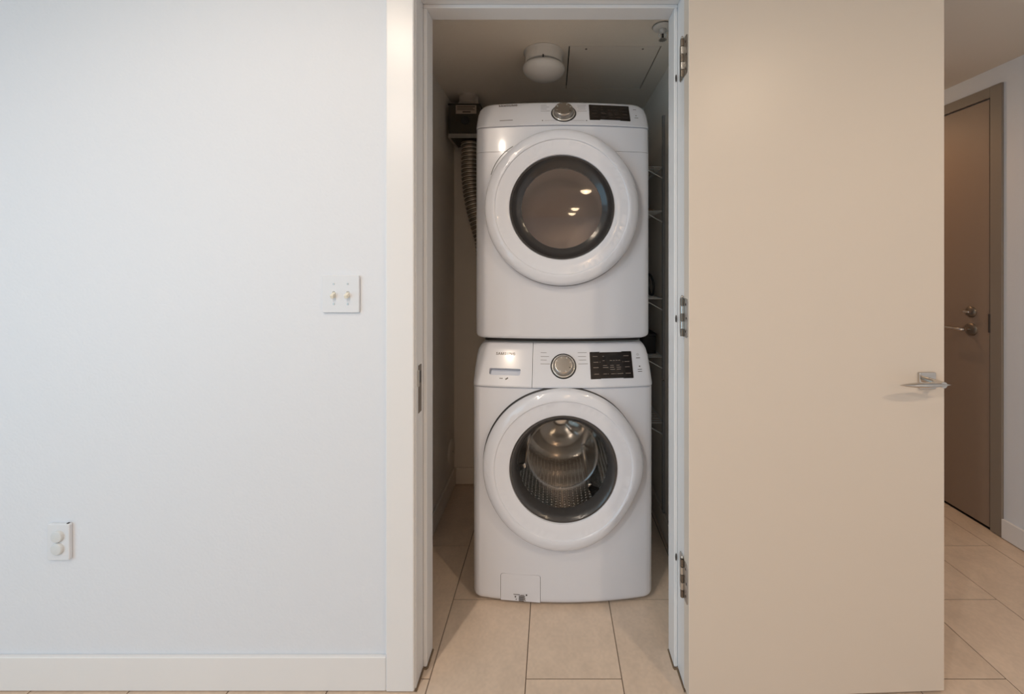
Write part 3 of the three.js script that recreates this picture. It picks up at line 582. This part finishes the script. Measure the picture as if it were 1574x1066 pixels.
// ------------------------------------------------------------------ things on the closet ceiling
{
  const l = thing('ceiling_light', 'unlit white closet ceiling light with an opal glass bowl', 'ceiling light', [-0.037, CL.top, -1.80]);
  part(l, 'canopy', lathe([[0, 0], [0.086, 0], [0.088, -0.003], [0.080, -0.010], [0.080, -0.046], [0.076, -0.049], [0, -0.049]], 48), M.fixture);
  const bowlP = []; for (let i = 0; i <= 20; i++) { const a = i / 20 * Math.PI / 2; bowlP.push([0.091 * Math.cos(a), -0.068 - 0.048 * Math.sin(a)]); }
  part(l, 'glass_bowl', lathe([[0.066, -0.049], [0.068, -0.056], [0.080, -0.057], [0.088, -0.061], ...bowlP], 48), M.opal);
  for (const a of [0.6, 2.5, 4.7]) part(l, 'clip', rbox(-0.003, 0.003, -0.066, -0.046, 0.079, 0.085, 0.001).rotateY(a + Math.PI / 2), M.hingeDark);
  const p = thing('access_panel', 'square painted access panel set flush in the closet ceiling', 'access panel', [(AP.x0 + AP.x1) / 2, CL.top, (AP.z0 + AP.z1) / 2]);
  const hx = (AP.x1 - AP.x0) / 2 - 0.005, hz = (AP.z1 - AP.z0) / 2 - 0.005;
  part(p, 'panel', rbox(-hx, hx, 0.0, 0.014, -hz, hz, 0.001), M.closetWall);
  for (const [x, z] of [[-0.12, 0.19], [0.12, 0.19]]) part(p, 'screw', new THREE.CylinderGeometry(0.0045, 0.0045, 0.002, 12).translate(x, -0.0002, z), M.darkMetal);
  const s = thing('fire_sprinkler', 'small metal fire sprinkler head hanging in the front right closet ceiling corner', 'sprinkler', [0.424, CL.top, -1.600]);
  part(s, 'escutcheon', lathe([[0.014, -0.012], [0.024, -0.012], [0.034, -0.007], [0.040, 0], [0.014, 0]], 36), M.fixture);
  part(s, 'body', lathe([[0, 0], [0.013, -0.002], [0.013, -0.018], [0.009, -0.02], [0.009, -0.026], [0, -0.026]], 20), M.fixture);
  part(s, 'bulb', lathe([[0, -0.026], [0.004, -0.028], [0.0045, -0.043], [0, -0.046]], 12), M.hingeDark);
  for (const k of [-1, 1]) part(s, 'frame_arm', tube([[k * 0.009, -0.024, 0], [k * 0.014, -0.034, 0], [k * 0.003, -0.05, 0]], 0.0022, 8), M.fixture);
  const df = []; for (let i = 0; i < 24; i++) { const r = i % 2 ? 0.017 : 0.011, a = i / 24 * 2 * Math.PI; df.push([r * Math.cos(a), r * Math.sin(a)]); }
  part(s, 'deflector', slab(df, [], 0.0015).rotateX(Math.PI / 2).translate(0, -0.05, 0), M.hinge);
}

// ------------------------------------------------------------------ wire rack on the right closet wall with a few things on it
{
  const z0 = -1.985, z1 = -2.38, x1 = CL.right - 0.003, x0 = 0.437;
  const heights = [1.742, 1.532, 1.114, 0.836, 0.523];
  const t = thing('wire_rack', 'narrow five-tier wire rack on the right closet wall beside the dryer', 'rack', [0, 0, 0]);
  for (const z of [z0 + 0.004, z1 + 0.06]) {
    part(t, 'upright', rbox(x1 - 0.009, x1 + 0.003, 0.73, 1.985, z - 0.008, z + 0.008, 0.001), M.rail);
    part(t, 'upright', rbox(x1 - 0.009, x1 + 0.003, 0.10, 0.726, z - 0.008, z + 0.008, 0.001), M.rail);
  }
  for (const y of heights) {
    const list = [];
    for (let i = 0; i <= 13; i++) { const z = z0 + (z1 - z0) * i / 13; list.push(rod([x0, y, z], [x1, y, z], 0.0016)); }
    list.push(rod([x0, y + 0.001, z0], [x0, y + 0.001, z1], 0.0024), rod([x0, y - 0.024, z0], [x0, y - 0.024, z1], 0.0022), rod([x1 - 0.004, y + 0.001, z0], [x1 - 0.004, y + 0.001, z1], 0.0024));
    for (const z of [z0, (z0 + z1) / 2, z1]) list.push(rod([x0, y, z], [x0, y - 0.024, z], 0.002));
    const s = part(t, 'shelf', merge(list), M.wire);
    for (const z of [z0 + 0.002, z1 + 0.06]) part(s, 'brace', rod([x0 + 0.002, y - 0.006, z], [x1 - 0.003, y - 0.056, z], 0.0024), M.wire);
  }
  const cable = []; for (let i = 0; i <= 60; i++) { const a = i / 60 * Math.PI * 5; cable.push([0.487 + 0.032 * Math.sin(a * 0.5) * 0.5, 1.114 + 0.0075 + 0.055 + 0.053 * Math.cos(a), -2.10 - 0.06 * Math.sin(a) - 0.0006 * i]); }
  const c = mesh('cable_coil', tube(cable, 0.0055, 8, 240), M.rubber); c.userData = { label: 'coil of black cable on the middle shelf of the wire rack', category: 'cable' };
  const k = thing('storage_box', 'small black box on the fourth shelf down of the wire rack', 'box', [0.478, 0.8386, -2.12]);
  part(k, 'box_body', rbox(-0.034, 0.034, 0.0, 0.085, -0.07, 0.07, 0.004), M.black);
  part(k, 'lid', rbox(-0.0355, 0.0355, 0.085, 0.1, -0.0715, 0.0715, 0.003), M.black);
  for (const [y, lab, sx] of [[1.7445, 'flattened brown bundle on the highest shelf of the wire rack', 1], [1.5345, 'flattened brown bundle on the second highest shelf of the wire rack', 0.85]]) {
    const g = new THREE.SphereGeometry(1, 24, 14), p = g.attributes.position;
    for (let i = 0; i < p.count; i++) { const x = p.getX(i), yy = p.getY(i), z = p.getZ(i), f = 1 + 0.12 * Math.sin(5 * x + 3 * z) + 0.08 * Math.sin(9 * z + 4 * yy); p.setXYZ(i, x * 0.034 * f, Math.max(0, 0.012 + 0.014 * yy * f), z * 0.10 * sx); }
    g.computeVertexNormals(); g.translate(0.483, y, -2.14);
    const m = mesh('cloth_bundle', g, M.brown); m.userData = { label: lab, category: 'bundle' };
  }
}

// ------------------------------------------------------------------ switch plate and outlet on the left wall
{
  const s = thing('switch_plate', 'white double light switch plate on the wall left of the closet', 'light switch', [-0.6345, 1.188, FZ]);
  const sh = roundRectShape(-0.054, 0.054, -0.054, 0.054, 0.003);
  for (const x of [-0.0205, 0.0215]) { const h = new THREE.Path(); h.moveTo(x - 0.0052, -0.0085); h.lineTo(x + 0.0052, -0.0085); h.lineTo(x + 0.0052, 0.0085); h.lineTo(x - 0.0052, 0.0085); sh.holes.push(h); }
  part(s, 'plate', new THREE.ExtrudeGeometry(sh, { depth: 0.0035, bevelEnabled: true, bevelSize: 0.0018, bevelThickness: 0.0025, bevelSegments: 3, curveSegments: 4 }).translate(0, 0, 0.0015), M.plate);
  for (const x of [-0.0205, 0.0215]) {
    part(s, 'toggle', rbox(-0.005, 0.005, -0.006, 0.006, -0.004, 0.019, 0.002).rotateX(x < 0 ? 0.45 : 0.42).translate(x, 0, 0.003), M.ivory);
    for (const y of [-0.030, 0.030]) part(s, 'screw', new THREE.CylinderGeometry(0.003, 0.0032, 0.0016, 14).rotateX(Math.PI / 2).translate(x, y, 0.0078), M.hinge);
  }
  const o = thing('wall_outlet', 'white wall outlet with two round safety caps low on the left wall', 'outlet', [-1.478, 0.446, FZ]);
  part(o, 'plate', new THREE.ExtrudeGeometry(roundRectShape(-0.031, 0.031, -0.052, 0.052, 0.003), { depth: 0.006, bevelEnabled: true, bevelSize: 0.002, bevelThickness: 0.002, bevelSegments: 3 }).translate(0, 0, 0.002), M.plate);
  for (const y of [-0.0185, 0.0185]) {
    part(o, 'safety_cap', lathe([[0, 0.0075], [0.0145, 0.007], [0.0172, 0.005], [0.0178, 0.0]], 32).rotateX(Math.PI / 2).translate(0.0, y, 0.0098), M.capPlastic);
  }
  part(o, 'screw', new THREE.CylinderGeometry(0.003, 0.0032, 0.0016, 14).rotateX(Math.PI / 2).translate(0, 0, 0.0102), M.hinge);
  part(o, 'dark_tab', rbox(0.0225, 0.0275, 0.0535, 0.0562, 0.002, 0.008, 0.001), M.black);
}

// ------------------------------------------------------------------ recessed downlights
{
  const glow = new THREE.MeshStandardMaterial({ color: rgb(0.9, 0.85, 0.75), emissive: rgb(1.0, 0.78, 0.52), emissiveIntensity: 15, roughness: 0.5 });
  const ringG = lathe([[0.0665, 0.0], [0.0665, -0.005], [0.072, -0.006], [0.080, -0.004], [0.083, 0.0]], 40), discG = lathe([...Array.from({ length: 13 }, (_, i) => [0.066 * Math.sin(i / 12 * Math.PI / 2), -0.001 - 0.058 * Math.cos(i / 12 * Math.PI / 2)]), [0, -0.001]], 40);
  for (const [x, z, cd, label, tint, top = ROOM.top] of DOWNLIGHTS) {
    const t = thing('downlight', label, 'downlight', [x, top, z], 0, 'round ceiling downlights');
    if (tint === WARM && top === ROOM.top) t.scale.set(1.4, 1, 1.4);
    part(t, 'trim_ring', ringG, M.fixture);
    part(t, 'lens', discG, glow).castShadow = false;
    const l = new THREE.SpotLight(new THREE.Color().setRGB(...tint), cd, 0, 1.5, 0.35, 2); l.position.set(x, top - 0.025, z); l.target.position.set(x, 0, z);
    l.castShadow = true; l.shadow.radius = tint === WARM ? 0.8 : 2; l.name = 'downlight_beam'; scene.add(l, l.target);
  }
}

renderer.render(scene, camera);
